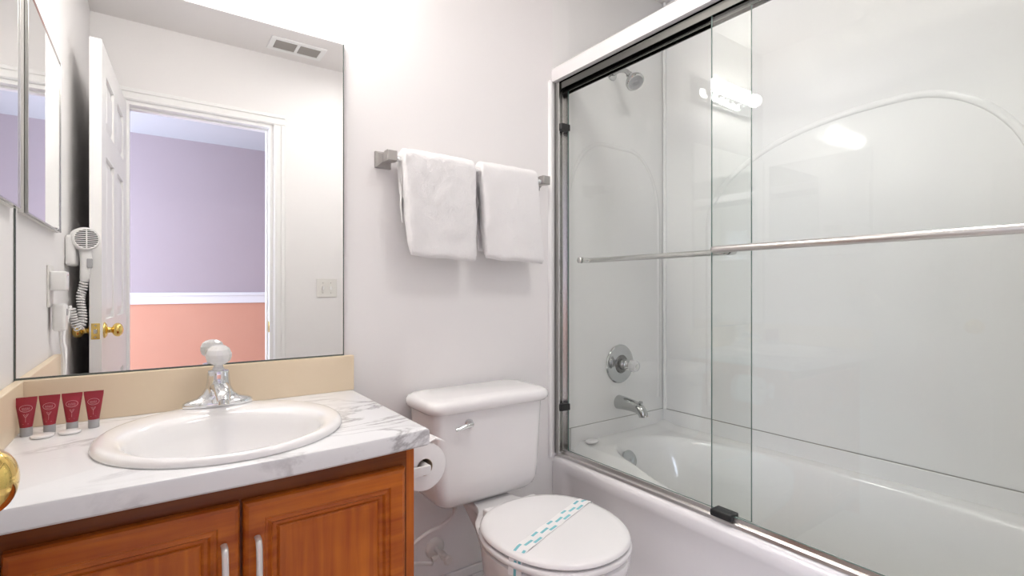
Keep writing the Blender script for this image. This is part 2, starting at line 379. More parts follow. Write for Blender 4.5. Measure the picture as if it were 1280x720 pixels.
_, uu, vv = basis(axd); side = axd.cross(Vector((0, 0, 1))).normalized(); up = side.cross(axd)
for k in range(9):
    q = -0.0275+k*0.0069; hw = math.sqrt(max(0.0335**2-q*q, 0))
    b = nb(); p0 = g0+up*q-side*hw; p1 = g0+up*q+side*hw; tube(b, [p0, p1], 0.0016, 6); obj('grille_slat', b, 'plast', body)
b = nb(); tube(b, [g0+up*0.033, g0-up*0.033], 0.0022, 6)
rg = [g0+up*0.0345*math.sin(2*PI*k/24)+side*0.0345*math.cos(2*PI*k/24) for k in range(25)]; tube(b, rg, 0.0025, 6); obj('grille_ring', b, 'plast', body, smooth=50)
hb = hc + axd*0.028
b = nb(); pts = curve([hb+Vector((0.0, 0.0, -0.02)), hb+Vector((0.006, 0.008, -0.055)), hb+Vector((0.007, 0.012, -0.09)), hb+Vector((0.004, 0.012, -0.125)), hb+Vector((0.002, 0.010, -0.145))], 5)
n_ = len(pts); tube(b, pts, [0.0185-0.0075*(i/(n_-1))**1.5 for i in range(n_)], 14); hd = obj('handle', b, 'plast', body, smooth=60)
b = nb(); sw = pts[9]
box(b, sw.x+0.004, sw.x+0.019, sw.y+0.008, sw.y+0.020, sw.z-0.016, sw.z+0.016, 0.002); obj('switch', b, 'greycap', hd)
# coiled cord
e = pts[-1]
axis = curve([e, e+Vector((-0.004, -0.002, -0.03)), (-0.196, -0.665, 1.06), (-0.190, -0.66, 0.985), (-0.200, -0.655, 0.955), (-0.212, -0.645, 0.985), (-0.218, -0.63, 1.03)], 14)
b = nb(); cp = []
for i in range(len(axis)-1):
    for j in range(4):
        p = axis[i].lerp(axis[i+1], j/4); a_ = 2*PI*(i*4+j)/13.0
        tt = (axis[i+1]-axis[i]).normalized(); s_ = tt.orthogonal().normalized(); q_ = tt.cross(s_)
        cp.append(p + (s_*math.cos(a_)+q_*math.sin(a_))*0.0115)
# keep a steady frame: simple helix about the axis with world-based vectors
cp = []
L_ = 0
for i in range(len(axis)-1):
    seg = (axis[i+1]-axis[i]); tt = seg.normalized(); s_ = tt.cross(Vector((0, 1, 0))).normalized(); q_ = tt.cross(s_)
    for j in range(5):
        p = axis[i]+seg*(j/5); L_ += seg.length/5; a_ = 2*PI*L_/0.0095
        cp.append(p + (s_*math.cos(a_)+q_*math.sin(a_))*0.0105)
tube(b, cp, 0.0026, 6); obj('coiled_cord', b, 'plast', t, smooth=True)
t.location = (XL-0.006, -0.83, 1.206); bpy.context.view_layer.update()
b = nb(); tube(b, curve([(-0.224, -0.76, 1.036), (-0.232, -0.73, 0.98), (-0.230, -0.66, 0.955), (-0.224, -0.60, 0.93), (-0.2155, -0.56, 0.90), (-0.2155, -0.515, 0.8045)], 6), 0.0035, 8); obj('power_cord', b, 'plast', t, smooth=True)
b = nb(); tube(b, curve([(-0.220, -0.47, 0.98), (-0.218, -0.48, 0.93), (-0.2155, -0.495, 0.89), (-0.2155, -0.500, 0.8045)], 6), 0.003, 8); obj('plug_cord', b, 'plast', t, smooth=True)
b = nb(); box(b, XL+0.008, XL+0.038, -0.492, -0.440, 0.975, 1.055, 0.008, 3); pl = obj('plug', b, 'plast', t, smooth=40)
b = nb(); box(b, XL+0.036, XL+0.040, -0.476, -0.456, 1.02, 1.04, 0.001); obj('test_button', b, 'greycap', pl)

t = thing('wall_outlet', 'white wall outlet with boxy adapter under the medicine cabinet, seen in the mirror', 'outlet', (XL, -0.44, 1.05))
b = nb(); box(b, XL, XL+0.006, -0.495, -0.415, 1.045, 1.165, 0.002); obj('outlet_plate', b, 'plast2', t)
b = nb(); box(b, XL+0.006, XL+0.042, -0.475, -0.415, 1.092, 1.148, 0.005, 3); ad = obj('adapter', b, 'plast', t, smooth=40)
b = nb(); lathe(b, (XL+0.0415, -0.45, 1.138), (1, 0, 0), [(0.0028, 0), (0.002, 0.0012)], 8); obj('indicator', b, 'ledred', ad)

# ------------------------------------------------------------------ vanity cabinet
CT = 0.800
t = thing('vanity_cabinet', 'cherry wood vanity cabinet with two raised-panel doors under the marble countertop', 'cabinet', (0.11, -0.25, 0))
b = nb(); box(b, 0.446, 0.464, -0.482, -0.002, 0.0, CT-0.036, 0.001); obj('side_panel', b, 'woodv', t)
b = nb(); box(b, XL+0.001, XL+0.019, -0.482, -0.002, 0.0, CT-0.036); obj('side_panel', b, 'woodv', t)
b = nb(); box(b, XL+0.019, 0.446, -0.482, -0.466, 0.09, 0.13); box(b, XL+0.019, 0.446, -0.482, -0.466, 0.70, CT-0.036)
box(b, XL+0.019, XL+0.05, -0.482, -0.466, 0.13, 0.70); box(b, 0.422, 0.446, -0.482, -0.466, 0.13, 0.70); box(b, 0.11, 0.146, -0.482, -0.466, 0.13, 0.70)
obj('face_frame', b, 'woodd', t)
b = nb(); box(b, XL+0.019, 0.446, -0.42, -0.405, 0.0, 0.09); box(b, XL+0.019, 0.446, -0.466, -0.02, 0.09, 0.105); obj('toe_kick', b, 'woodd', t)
def cab_door(x0, x1, hxp):
    z0, z1, yf = 0.115, 0.720, -0.503
    def rect(i, y): return [(x0+i, y, z0+i), (x1-i, y, z0+i), (x1-i, y, z1-i), (x0+i, y, z1-i)]
    bm = nb()
    # one carved door front: outer bead, flat frame, stepped inner moulding
    R = loft(bm, [rect(0, -0.4825), rect(0, yf+0.008), rect(0.003, yf+0.003), rect(0.0085, yf), rect(0.034, yf), rect(0.036, yf+0.004), rect(0.040, yf+0.0045), rect(0.045, yf+0.002), rect(0.049, yf+0.008), rect(0.054, yf+0.0085), rect(0.058, yf+0.011)], cap0=True, cap1=True)
    o = obj('door', bm, 'woodh', t, smooth=25)
    bm = nb(); loft(bm, [rect(0.0585, yf+0.0105), rect(0.0585, yf+0.0095), rect(0.061, yf+0.0075), rect(0.070, yf+0.0065)], cap0=False); obj('raised_panel', bm, 'woodv', o)
    hb = nb(); zc = 0.605
    pts = curve([(hxp, yf-0.002, zc+0.052), (hxp, yf-0.020, zc+0.048), (hxp, yf-0.026, zc+0.02), (hxp, yf-0.026, zc-0.02), (hxp, yf-0.020, zc-0.048), (hxp, yf-0.002, zc-0.052)], 5)
    rings = []
    for i, p in enumerate(pts):
        a_ = pts[max(i-1, 0)]; c_ = pts[min(i+1, len(pts)-1)]; tt = (c_-a_).normalized(); nn = tt.cross(Vector((1, 0, 0)))
        ww = 0.0055; th_ = 0.0032
        rings.append([p+Vector((1, 0, 0))*ww*math.cos(2*PI*k/12)+nn*th_*math.sin(2*PI*k/12) for k in range(12)])
    loft(hb, rings); obj('handle', hb, 'handle', o, smooth=60)
    return o
cab_door(0.1305, 0.4365, 0.152)
cab_door(-0.175, 0.1255, 0.100)

# ------------------------------------------------------------------ countertop with a hole for the basin
SX, SY, SA, SBk, SFr = 0.130, -0.290, 0.226, 0.238, 0.232
t = thing('countertop', 'white marble-patterned countertop on the cherry vanity, with cream backsplash', 'countertop', (0.12, -0.27, CT-0.037))
b = nb(); n_ = 96
hole = sell(SX, SY, SA-0.018, SBk-0.018, CT, n_, front=SFr-0.018)
X0, X1, Y1 = XL+0.001, 0.483, -0.0015
def yfront(x): return -0.541 + 0.022*max(0, (x-0.17)/0.31)**1.5
outer = []
for p in hole:
    d_ = Vector((p.x-SX, p.y-SY)); k = 1e9
    if d_.x > 1e-9: k = min(k, (X1-SX)/d_.x)
    if d_.x < -1e-9: k = min(k, (X0-SX)/d_.x)
    if d_.y > 1e-9: k = min(k, (Y1-SY)/d_.y)
    if d_.y < -1e-9: k = min(k, (-0.541-SY)/d_.y)
    outer.append(Vector((SX+d_.x*k, SY+d_.y*k, CT)))
for cxx, cyy in ((X0, Y1), (X1, Y1), (X0, -0.541), (X1, -0.541)):
    j = min(range(n_), key=lambda i: (outer[i].x-cxx)**2+(outer[i].y-cyy)**2); outer[j] = Vector((cxx, cyy, CT))
for p in outer:
    if p.y < -0.3: p.y = max(p.y, -9) if abs(p.y+0.541) > 1e-4 else yfront(p.x)
def inset(p, d_): return Vector((min(p.x, X1-d_) if p.x > X1-0.001 else p.x, p.y+d_ if p.y <= yfront(p.x)+0.001 else p.y, p.z))
ringA = [inset(p, 0.006) for p in outer]
dn = lambda r, dz: [Vector((p.x, p.y, CT+dz)) for p in r]
loft(b, [dn(hole, -0.02), hole, ringA, dn([inset(p, 0.002) for p in outer], -0.002), dn(outer, -0.006), dn(outer, -0.033), dn([inset(p, 0.004) for p in outer], -0.037), dn(hole, -0.037), dn(hole, -0.02)], cap0=False, cap1=False)
bmesh.ops.remove_doubles(b, verts=b.verts, dist=1e-6)
obj('worktop', b, 'marble', t, smooth=30)
b = nb(); box(b, XL+0.002, 0.484, -0.020, -0.0015, CT, 0.902, 0.002); obj('backsplash', b, 'cream', t)
b = nb(); box(b, XL+0.001, XL+0.018, -0.535, -0.0205, CT, 0.902, 0.002); obj('backsplash', b, 'cream', t)

# wash basin
b = nb()
def rg(s, z, dx=0.0, dy=0.0, a=SA, bk=SBk, fr=SFr): return sell(SX+dx, SY+dy, a*s, bk*s, z, 72, front=fr*s)
def br(a, f, k, z): return sell(SX, SY-0.028, a, k, z, 72, front=f)
loft(b, [rg(0.965, CT-0.008), rg(0.965, CT+0.0008), rg(0.998, CT+0.0008), rg(1.0, CT+0.004), rg(0.990, CT+0.0105), rg(0.965, CT+0.014), rg(0.94, CT+0.015),
         br(0.192, 0.190, 0.165, CT+0.0145), br(0.182, 0.180, 0.155, CT+0.011), br(0.174, 0.172, 0.147, CT+0.001), br(0.166, 0.155, 0.139, CT-0.025), br(0.150, 0.140, 0.125, CT-0.065), br(0.120, 0.112, 0.10, CT-0.100), br(0.08, 0.078, 0.066, CT-0.122), br(0.035, 0.034, 0.03, CT-0.130), br(0.02, 0.02, 0.02, CT-0.131),
         br(0.02, 0.02, 0.02, CT-0.140), br(0.09, 0.085, 0.08, CT-0.135), br(0.160, 0.148, 0.135, CT-0.072), br(0.174, 0.160, 0.147, CT-0.034), br(0.186, 0.176, 0.158, CT-0.008)], cap0=False, cap1=False)
t = thing('wash_basin', 'oval white drop-in wash basin set in the marble countertop', 'basin', (SX, SY, CT))
obj('bowl', b, 'porc', t, smooth=True)
b = nb(); lathe(b, (SX, SY-0.028, CT-0.1345), (0, 0, 1), [(0.0185, 0), (0.0185, 0.0045), (0.014, 0.0065), (0.004, 0.0055)], 24); obj('drain', b, 'chrome', t, smooth=50)

# faucet
FX, FY, FZ = 0.131, -0.082, CT+0.0155
t = thing('faucet', 'chrome faucet with a clear acrylic ball handle, at the back of the basin', 'faucet', (FX, FY, FZ))
b = nb()
loft(b, [sell(FX, FY, a_, b_, FZ+z_, 48, e=2.3) for a_, b_, z_ in ((0.073, 0.027, 0), (0.075, 0.029, 0.004), (0.074, 0.028, 0.010), (0.066, 0.024, 0.015), (0.047, 0.021, 0.020), (0.034, 0.021, 0.030), (0.027, 0.022, 0.045), (0.0245, 0.0225, 0.062), (0.024, 0.0225, 0.078), (0.022, 0.0215, 0.083), (0.012, 0.012, 0.085))])
fb = obj('faucet_body', b, 'chrome', t, smooth=50)
b = nb()
path = curve([(FX, FY-0.008, FZ+0.042), (FX, FY-0.035, FZ+0.050), (FX, FY-0.070, FZ+0.049), (FX, FY-0.100, FZ+0.040), (FX, FY-0.112, FZ+0.028)], 5); rings = []
for i, p in enumerate(path):
    q = i/(len(path)-1); a_ = path[max(i-1, 0)]; c_ = path[min(i+1, len(path)-1)]; tt = (c_-a_).normalized(); nn = tt.cross(Vector((1, 0, 0)))
    rings.append([p+Vector((1, 0, 0))*(0.021-0.008*q)*math.cos(2*PI*k/20)+nn*(0.014-0.004*q)*math.sin(2*PI*k/20) for k in range(20)])
loft(b, rings); obj('spout', b, 'chrome', t, smooth=50)
b = nb(); lathe(b, (FX, FY-0.110, FZ+0.030), (0, -0.35, -1), [(0.0105, 0), (0.0105, 0.010), (0.008, 0.011)], 18); obj('aerator', b, 'alu', t, smooth=50)
b = nb(); lathe(b, (FX, FY, FZ+0.085), (0, -0.12, 1), [(0.0125, 0), (0.013, 0.003), (0.0105, 0.007), (0.0095, 0.013), (0.017, 0.016), (0.0255, 0.023), (0.0285, 0.033), (0.0285, 0.041), (0.024, 0.052), (0.015, 0.059), (0.006, 0.061)], 12); kb = obj('ball_handle', b, 'clear', t)
b = nb(); lathe(b, (FX, FY, FZ+0.084), (0, -0.12, 1), [(0.006, 0), (0.006, 0.03), (0.009, 0.031), (0.009, 0.036)], 12); obj('stem', b, 'chrome', kb, smooth=50)
b = nb(); lathe(b, (FX, FY+0.022, FZ+0.016), (0, 0, 1), [(0.002, 0), (0.002, 0.045), (0.0045, 0.047), (0.0045, 0.053)], 10); obj('lift_rod', b, 'chrome', t, smooth=50)

# ------------------------------------------------------------------ toiletry tubes and wrapped soaps
words = ['dark red toiletry tube with grey cap, nearest the left wall, leftmost of four', 'dark red toiletry tube with grey cap, second of four from the left wall', 'dark red toiletry tube with grey cap, third of four from the left wall', 'dark red toiletry tube with grey cap, nearest the basin, rightmost of four']
def tube_surface(u, q):   # u -1..1 over the front, q 0..1 cap top .. crimp ; returns local point on the front
    hw = 0.0098 + (0.0166-0.0098)*q; hd_ = 0.0098*(1-q)**0.8 + 0.0009
    return Vector((hw*u, -hd_*math.sqrt(max(0, 1-u*u))-0.0005, 0.0185+0.0535*q))
def make_tube(x, y, rz, label, first=None):
    if first is None:
        tt = thing('toiletry_tube', label, 'tube', (0, 0, 0), 'red toiletry tubes beside the basin')
        b = nb(); lathe(b, (0, 0, 0), (0, 0, 1), [(0.0092, 0), (0.0098, 0.001), (0.0098, 0.0175), (0.0092, 0.0185)], 24); obj('cap', b, 'greycap', tt, smooth=50)
        b = nb(); rings = []
        for k in range(11):
            q = k/10; hw = 0.0098 + (0.0166-0.0098)*q; hd_ = 0.0098*(1-q)**0.8 + 0.0009
            rings.append([(hw*math.cos(2*PI*i/28), hd_*math.sin(2*PI*i/28), 0.0183+0.0535*q) for i in range(28)])
        rings.append([(0.0168*math.cos(2*PI*i/28), 0.0009*math.sin(2*PI*i/28), 0.0183+0.060) for i in range(28)])
        loft(b, rings); bd = obj('tube_body', b, 'red', tt, smooth=50)
        b = nb()
        ell = [tube_surface(0.66*math.cos(2*PI*k/24), 0.70+0.125*math.sin(2*PI*k/24)) for k in range(25)]
        tube(b, ell, 0.00035, 5)
        for s in range(5):   # the small unreadable wordmark in the oval
            u0 = -0.42+s*0.17
            tube(b, [tube_surface(u0, 0.66), tube_surface(u0+0.06, 0.745), tube_surface(u0+0.11, 0.665)], 0.00028, 4)
        tube(b, [tube_surface(-0.40, 0.625), tube_surface(0.40, 0.625)], 0.00025, 4)
        # goblet-like emblem under it
        tube(b, [tube_surface(-0.30, 0.50), tube_surface(-0.16, 0.42), tube_surface(0, 0.36), tube_surface(0.16, 0.42), tube_surface(0.30, 0.50)], 0.0003, 4)
        tube(b, [tube_surface(-0.14, 0.50), tube_surface(0, 0.40), tube_surface(0.14, 0.50)], 0.0003, 4)
        tube(b, [tube_surface(0, 0.40), tube_surface(0, 0.20)], 0.0003, 4)
        tube(b, [tube_surface(-0.45, 0.13), tube_surface(0.45, 0.13)], 0.0002, 4)
        obj('printed_emblem', b, 'redlt', bd)
    else:
        tt = first.copy(); COL.objects.link(tt); tt['label'] = label
        for ch in first.children:
            c_ = ch.copy(); COL.objects.link(c_); c_.parent = tt
            for g in ch.children:
                e_ = g.copy(); COL.objects.link(e_); e_.parent = c_
    tt.location = (x, y, CT+0.0003); tt.rotation_euler = (0, 0, rz)
    return tt
f0 = None
for i, lab in enumerate(words):
    r_ = make_tube(-0.2085+0.0352*i, -0.096+0.001*i, math.radians((2, -3, 1, -2)[i]), lab, f0)
    f0 = f0 or r_
for i, (x, y) in enumerate(((-0.180, -0.128), (-0.139, -0.122))):
    b = nb(); lathe(b, (x, y, CT+0.0004), (0, 0, 1), [(0.0165, 0), (0.0185, 0.0015), (0.0190, 0.0035), (0.0180, 0.0055), (0.012, 0.0062)], 28)
    o = obj('soap_bar', b, 'porc', smooth=50); tag(o, ('flat round white soap lying in front of the second red tube', 'flat round white soap lying in front of the third red tube')[i], 'soap', 'round soaps in front of the tubes')

# ------------------------------------------------------------------ towel bar and towels
t = thing('towel_bar', 'chrome towel bar with square posts on the back wall above the toilet', 'towel bar', (0.88, 0, 1.49))
b = nb(); tube(b, [(0.578, -0.066, 1.488), (1.166, -0.066, 1.488)], 0.0085, 16); obj('bar', b, 'chrome', t, smooth=50)
for x in (0.578, 1.168):
    b = nb()
    loft(b, [[(x-s, y, 1.493-s), (x+s, y, 1.493-s), (x+s, y, 1.493+s), (x-s, y, 1.493+s)] for s, y in ((0.025, 0), (0.025, -0.008), (0.019, -0.016), (0.013, -0.036), (0.0145, -0.052), (0.0155, -0.056), (0.0155, -0.080), (0.0135, -0.083))]); obj('post', b, 'post', t)
def towel(x0, x1, xb0, xb1, zb, zback, label, seed, lean=0.0):
    rnd = random.Random(seed); b = nb()
    zt = 1.523; r1, r2 = 0.010, 0.034
    cy = -0.066; zc = 1.489
    prof = []
    # outer contour: front bottom -> up -> over the bar -> back bottom ; then inner contour back
    def arc(cyy, czz, r, a0, a1, n): return [(cyy+r*math.cos(a0+(a1-a0)*i/n), czz+r*math.sin(a0+(a1-a0)*i/n)) for i in range(n+1)]
    outer_ = [(cy-r2-0.006, zb+0.014)] + [(cy-r2-0.004*(1-k/10)-0.003*math.sin(PI*k/10), zb+0.014+(zc-zb-0.014)*k/10) for k in range(1, 10)] + arc(cy, zc, r2, PI, 0, 10) + [(cy+r2-0.004, zc-(zc-zback)*k/8) for k in range(1, 9)]
    inner_ = [(cy+r1+0.008, zback-0.003)] + [(cy+r1, zback+(zc-zback)*k/8) for k in range(1, 8)] + arc(cy, zc, r1, 0, PI, 8) + [(cy-r1-0.001, zc-(zc-zb)*k/10) for k in range(1, 10)] + [(cy-r1-0.004, zb+0.012), (cy-r1-0.012, zb+0.002), (cy-(r1+r2)/2-0.002, zb-0.002), (cy-r2-0.001, zb+0.004)]
    prof = outer_ + inner_
    N = 26; rings = []
    ph = rnd.random()*6
    for i in range(N+1):
        u = i/N; edge = min(u, 1-u)*N
        sh = 1.0 if edge > 1.5 else (0.90 if edge > 0.5 else 0.72)
        ring = []
        for (y, z) in prof:
            q = max(0, min(1, (zc-z)/(zc-zb)))
            x = (x0+(xb0-x0)*q)*(1-u) + (x1+(xb1-x1)*q)*u
            ym = cy + (y-cy)
            if abs(y-cy) > r1+0.004:     # outer skin gets folds
                wv = 0.0020*math.sin(u*9+ph+q*2)*q + 0.0008*math.sin(u*23+ph*2-q*4)*q
                ym = y - (wv + 0.004*q*(1-abs(2*u-1)))*(1 if y < cy else -0.3)
            mid_y = cy-(r1+r2)/2 if y < cy else cy+(r1+r2)/2
            if z < zc: ym = mid_y + (ym-mid_y)*sh
            zz = z + (0.004*math.sin(u*3.0+ph)+0.002*math.sin(u*11+ph))*(1 if z < zb+0.03 else 0) + lean*(u-0.5)
            if z > zc: zz = zc + (z-zc)*(0.93+0.07*sh)
            ring.append((x, ym, zz))
        rings.append(ring)
    loft(b, rings)
    o = obj('bath_towel', b, 'towel', smooth=True)
    s = o.modifiers.new('sub', 'SUBSURF'); s.levels = 2; s.render_levels = 2
    tx = bpy.data.textures.new('terry', 'CLOUDS'); tx.noise_scale = 0.055; dp = o.modifiers.new('d', 'DISPLACE'); dp.texture = tx; dp.strength = 0.0075; dp.mid_level = 0.5
    tx2 = bpy.data.textures.new('pile', 'CLOUDS'); tx2.noise_scale = 0.006; d2 = o.modifiers.new('d2', 'DISPLACE'); d2.texture = tx2; d2.strength = 0.0014; d2.mid_level = 0.5
    tag(o, label, 'towel', 'white towels on the bar')
towel(0.606, 0.860, 0.626, 0.862, 1.192, 1.30, 'left white folded terry towel hanging over the bar, nearer the mirror', 3)
towel(0.878, 1.118, 0.892, 1.146, 1.192, 1.225, 'right white folded terry towel hanging over the bar, nearer the shower', 8)

# ------------------------------------------------------------------ toilet
TX = 0.872
t = thing('toilet', 'white two-piece toilet with closed lid between the vanity and the bathtub', 'toilet', (TX, -0.36, 0))
tc = 0.856
b = nb()
def rr(x0, x1, y0, y1, z, r=0.03, n=6):
    out = []
    for (cx_, cy_, a0) in ((x1-r, y1-r, 0), (x0+r, y1-r, PI/2), (x0+r, y0+r, PI), (x1-r, y0+r, 3*PI/2)):
        for i in range(n+1):
            a_ = a0+PI/2*i/n; out.append((cx_+r*math.cos(a_), cy_+r*math.sin(a_), z))
    return out
def tk(z, d_=0, yf=-0.205, r=0.035):   # tank ring, tapered downwards
    q = (0.735-z)/0.29; hw = 0.203-0.019*q-d_
    return rr(tc-hw, tc+hw, yf+0.004*q+d_, -0.016-d_*0.3, z, r)
loft(b, [tk(0.437, 0.055), tk(0.440, 0.040), tk(0.447, 0.022), tk(0.462, 0.008), tk(0.485, 0.001), tk(0.52), tk(0.60), tk(0.68), tk(0.738)])
tank = obj('tank', b, 'porc', t, smooth=50)
b = nb()
def lr(z, d_=0, r=0.045): return rr(tc-0.222+d_, tc+0.222-d_, -0.228+d_, -0.010-d_*0.4, z, r)
loft(b, [lr(0.732, 0.016), lr(0.7345, 0.008), lr(0.742, 0.002), lr(0.752, 0), lr(0.762, 0.002), lr(0.769, 0.008), lr(0.773, 0.020), lr(0.775, 0.045)])
obj('tank_lid', b, 'porc', t, smooth=60)
b = nb(); lathe(b, (0.765, -0.204, 0.697), (0, -1, 0), [(0.014, 0), (0.014, 0.006), (0.010, 0.010), (0.008, 0.018)], 20)
pts = curve([(0.768, -0.222, 0.698), (0.750, -0.225, 0.697), (0.728, -0.225, 0.692), (0.712, -0.224, 0.690)], 4); tube(b, pts, [0.008-0.0028*i/(len(pts)-1) for i in range(len(pts))], 12); obj('flush_lever', b, 'chrome', t, smooth=50)
# bowl
BC = -0.455
def bw(a, bk, fr, z, cy=BC, e=2.15): return sell(TX, cy, a, bk, z, 56, e, fr)
b = nb()
loft(b, [bw(0.115, 0.16, 0.10, 0.0, -0.36, 2.6), bw(0.118, 0.165, 0.105, 0.02, -0.36, 2.6), bw(0.108, 0.16, 0.10, 0.06, -0.36, 2.6), bw(0.105, 0.16, 0.11, 0.13, -0.37, 2.4), bw(0.118, 0.16, 0.14, 0.21, -0.39), bw(0.145, 0.165, 0.175, 0.29, -0.415), bw(0.170, 0.175, 0.20, 0.35, -0.44), bw(0.182, 0.18, 0.215, 0.39), bw(0.186, 0.182, 0.220, 0.415), bw(0.186, 0.182, 0.220, 0.427), bw(0.178, 0.175, 0.212, 0.433)])
obj('bowl', b, 'porc', t, smooth=50)
b = nb()   # china deck that carries the tank
def deck(z, h0, h1, h2, yb, yf):
    P = [(h0, yb), (h1, -0.20), (h2, -0.29), (h2, yf)]
    P = [(TX+x, y, z) for x, y in P] + [(TX-x, y, z) for x, y in reversed(P)]
    c = curve(P, 4); return c
loft(b, [deck(0.02, 0.04, 0.045, 0.055, -0.19, -0.34), deck(0.26, 0.04, 0.045, 0.060, -0.19, -0.36), deck(0.34, 0.045, 0.050, 0.08, -0.14, -0.38), deck(0.395, 0.055, 0.066, 0.11, -0.09, -0.38), deck(0.415, 0.060, 0.075, 0.130, -0.07, -0.38), deck(0.430, 0.060, 0.077, 0.134, -0.06, -0.38), deck(0.4365, 0.056, 0.072, 0.126, -0.065, -0.37)]); obj('rear_deck', b, 'porc', t, smooth=50)
b = nb(); loft(b, [bw(0.176, 0.17, 0.212, 0.4355), bw(0.187, 0.182, 0.2205, 0.4365), bw(0.190, 0.184, 0.2235, 0.441), bw(0.190, 0.184, 0.2235, 0.447), bw(0.186, 0.181, 0.220, 0.4515), bw(0.178, 0.175, 0.212, 0.452)]); obj('seat', b, 'lid', t, smooth=50)
b = nb(); loft(b, [bw(0.175, 0.172, 0.209, 0.4545), bw(0.183, 0.180, 0.217, 0.4555), bw(0.187, 0.183, 0.221, 0.460), bw(0.186, 0.182, 0.220, 0.465), bw(0.180, 0.177, 0.214, 0.4695), bw(0.165, 0.163, 0.198, 0.4715), bw(0.10, 0.10, 0.12, 0.4725), bw(0.02, 0.02, 0.02, 0.4730)]); ld = obj('lid', b, 'lid', t, smooth=50)
for s in (-1, 1):
    b = nb(); box(b, TX+s*0.075-0.020, TX+s*0.075+0.020, -0.300, -0.262, 0.436, 0.462, 0.006, 3); obj('hinge', b, 'lid', t, smooth=50)
    b = nb(); sphere(b, (TX+s*0.112, -0.345, 0.030), 0.012, 14, 8); obj('bolt_cap', b, 'porc', t, smooth=True)

# sanitary paper band laid over the closed lid
b = nb()
P0, P1 = Vector((0.7070, -0.532)), Vector((1.0500, -0.408))   # where the centre line meets the lid's edge (xy)
dv = (P1-P0).normalized(); nv = Vector((-dv.y, dv.x)); Ln = (P1-P0).length
cs = []   # centre line: distance along, z
zt_ = 0.4738
path = [(-0.0125, 0.4200), (-0.0115, 0.440), (-0.0095, 0.456), (-0.006, 0.4645), (0.002, 0.4695), (0.014, 0.4722)]
K = 40
for k in range(1, K): path.append((0.014+(Ln-0.028)*k/K, zt_))
path += [(Ln-0.014, 0.4722), (Ln-0.002, 0.4695), (Ln+0.006, 0.4645), (Ln+0.0095, 0.456), (Ln+0.0115, 0.438)]
W_ = 10; hwid = 0.019
grid = []
for (s_, z_) in path:
    row = []
    for j in range(W_+1):
        o_ = -hwid+2*hwid*j/W_; p = P0+dv*s_+nv*o_
        zz = z_ + (0.0006*math.sin(s_*60) if z_ > 0.47 else 0)
        row.append(b.verts.new((p.x, p.y, zz)))
    grid.append(row)
for i in range(len(grid)-1):
    for j in range(W_):
        f = b.faces.new((grid[i][j], grid[i][j+1], grid[i+1][j+1], grid[i+1][j]))
        r3 = (0 if j in (1, 2) else 1 if j in (4, 5) else 2 if j in (7, 8) else None)
        if r3 is not None and ((i + r3*3) % 9) in (1, 2, 3, 4)[: (4, 4, 3)[r3]]: f.material_index = 1
o = obj('paper_band', b, ('paper', 'teal'))
so = o.modifiers.new('s', 'SOLIDIFY'); so.thickness = 0.0006; so.offset = 1
tag(o, 'white paper band with teal printed marks laid across the closed toilet lid', 'paper band')

# supply valve and hose
t = thing('supply_valve', 'white water shutoff valve with hose on the wall behind the toilet', 'valve', (0.765, 0, 0.23))
b = nb(); lathe(b, (0.757, 0, 0.244), (0, -1, 0), [(0.034, 0), (0.034, 0.002), (0.027, 0.008), (0.012, 0.010)], 28); obj('escutcheon', b, 'plast2', t, smooth=50)
b = nb(); lathe(b, (0.757, -0.008, 0.244), (0, -1, 0), [(0.008, 0), (0.008, 0.035), (0.012, 0.037), (0.012, 0.062), (0.009, 0.064), (0.007, 0.080)], 16)
lathe(b, (0.757, -0.052, 0.244), (-1, 0, -0.2), [(0.0065, 0), (0.0065, 0.022), (0.009, 0.023), (0.009, 0.036)], 14); obj('valve_body', b, 'plast2', t, smooth=50)
b = nb(); lathe(b, (0.757, -0.084, 0.244), (0, -1, 0), [(0.008, 0), (0.015, 0.002), (0.016, 0.010), (0.011, 0.014)], 8); obj('valve_handle', b, 'plast2', t)
b = nb(); tube(b, curve([(0.722, -0.052, 0.226), (0.672, -0.058, 0.244), (0.632, -0.075, 0.265), (0.632, -0.085, 0.315), (0.680, -0.09, 0.345), (0.735, -0.095, 0.362), (0.772, -0.10, 0.385), (0.776, -0.10, 0.412)], 8), 0.0062, 10); obj('supply_hose', b, 'braid', t, smooth=True)
b = nb(); lathe(b, (0.776, -0.10, 0.404), (0, 0, 1), [(0.008, 0), (0.009, 0.016), (0.009, 0.018)], 12); obj('hose_ferrule', b, 'nickel', t, smooth=50)
b = nb(); lathe(b, (0.776, -0.10, 0.422), (0, 0, 1), [(0.013, 0), (0.016, 0.004), (0.016, 0.018), (0.010, 0.020)], 8); obj('coupling_nut', b, 'plast2', t)
b = nb(); lathe(b, (0.776, -0.10, 0.4425), (0, 0, 1), [(0.010, 0), (0.010, 0.004)], 12); obj('shank', b, 'dark', t)

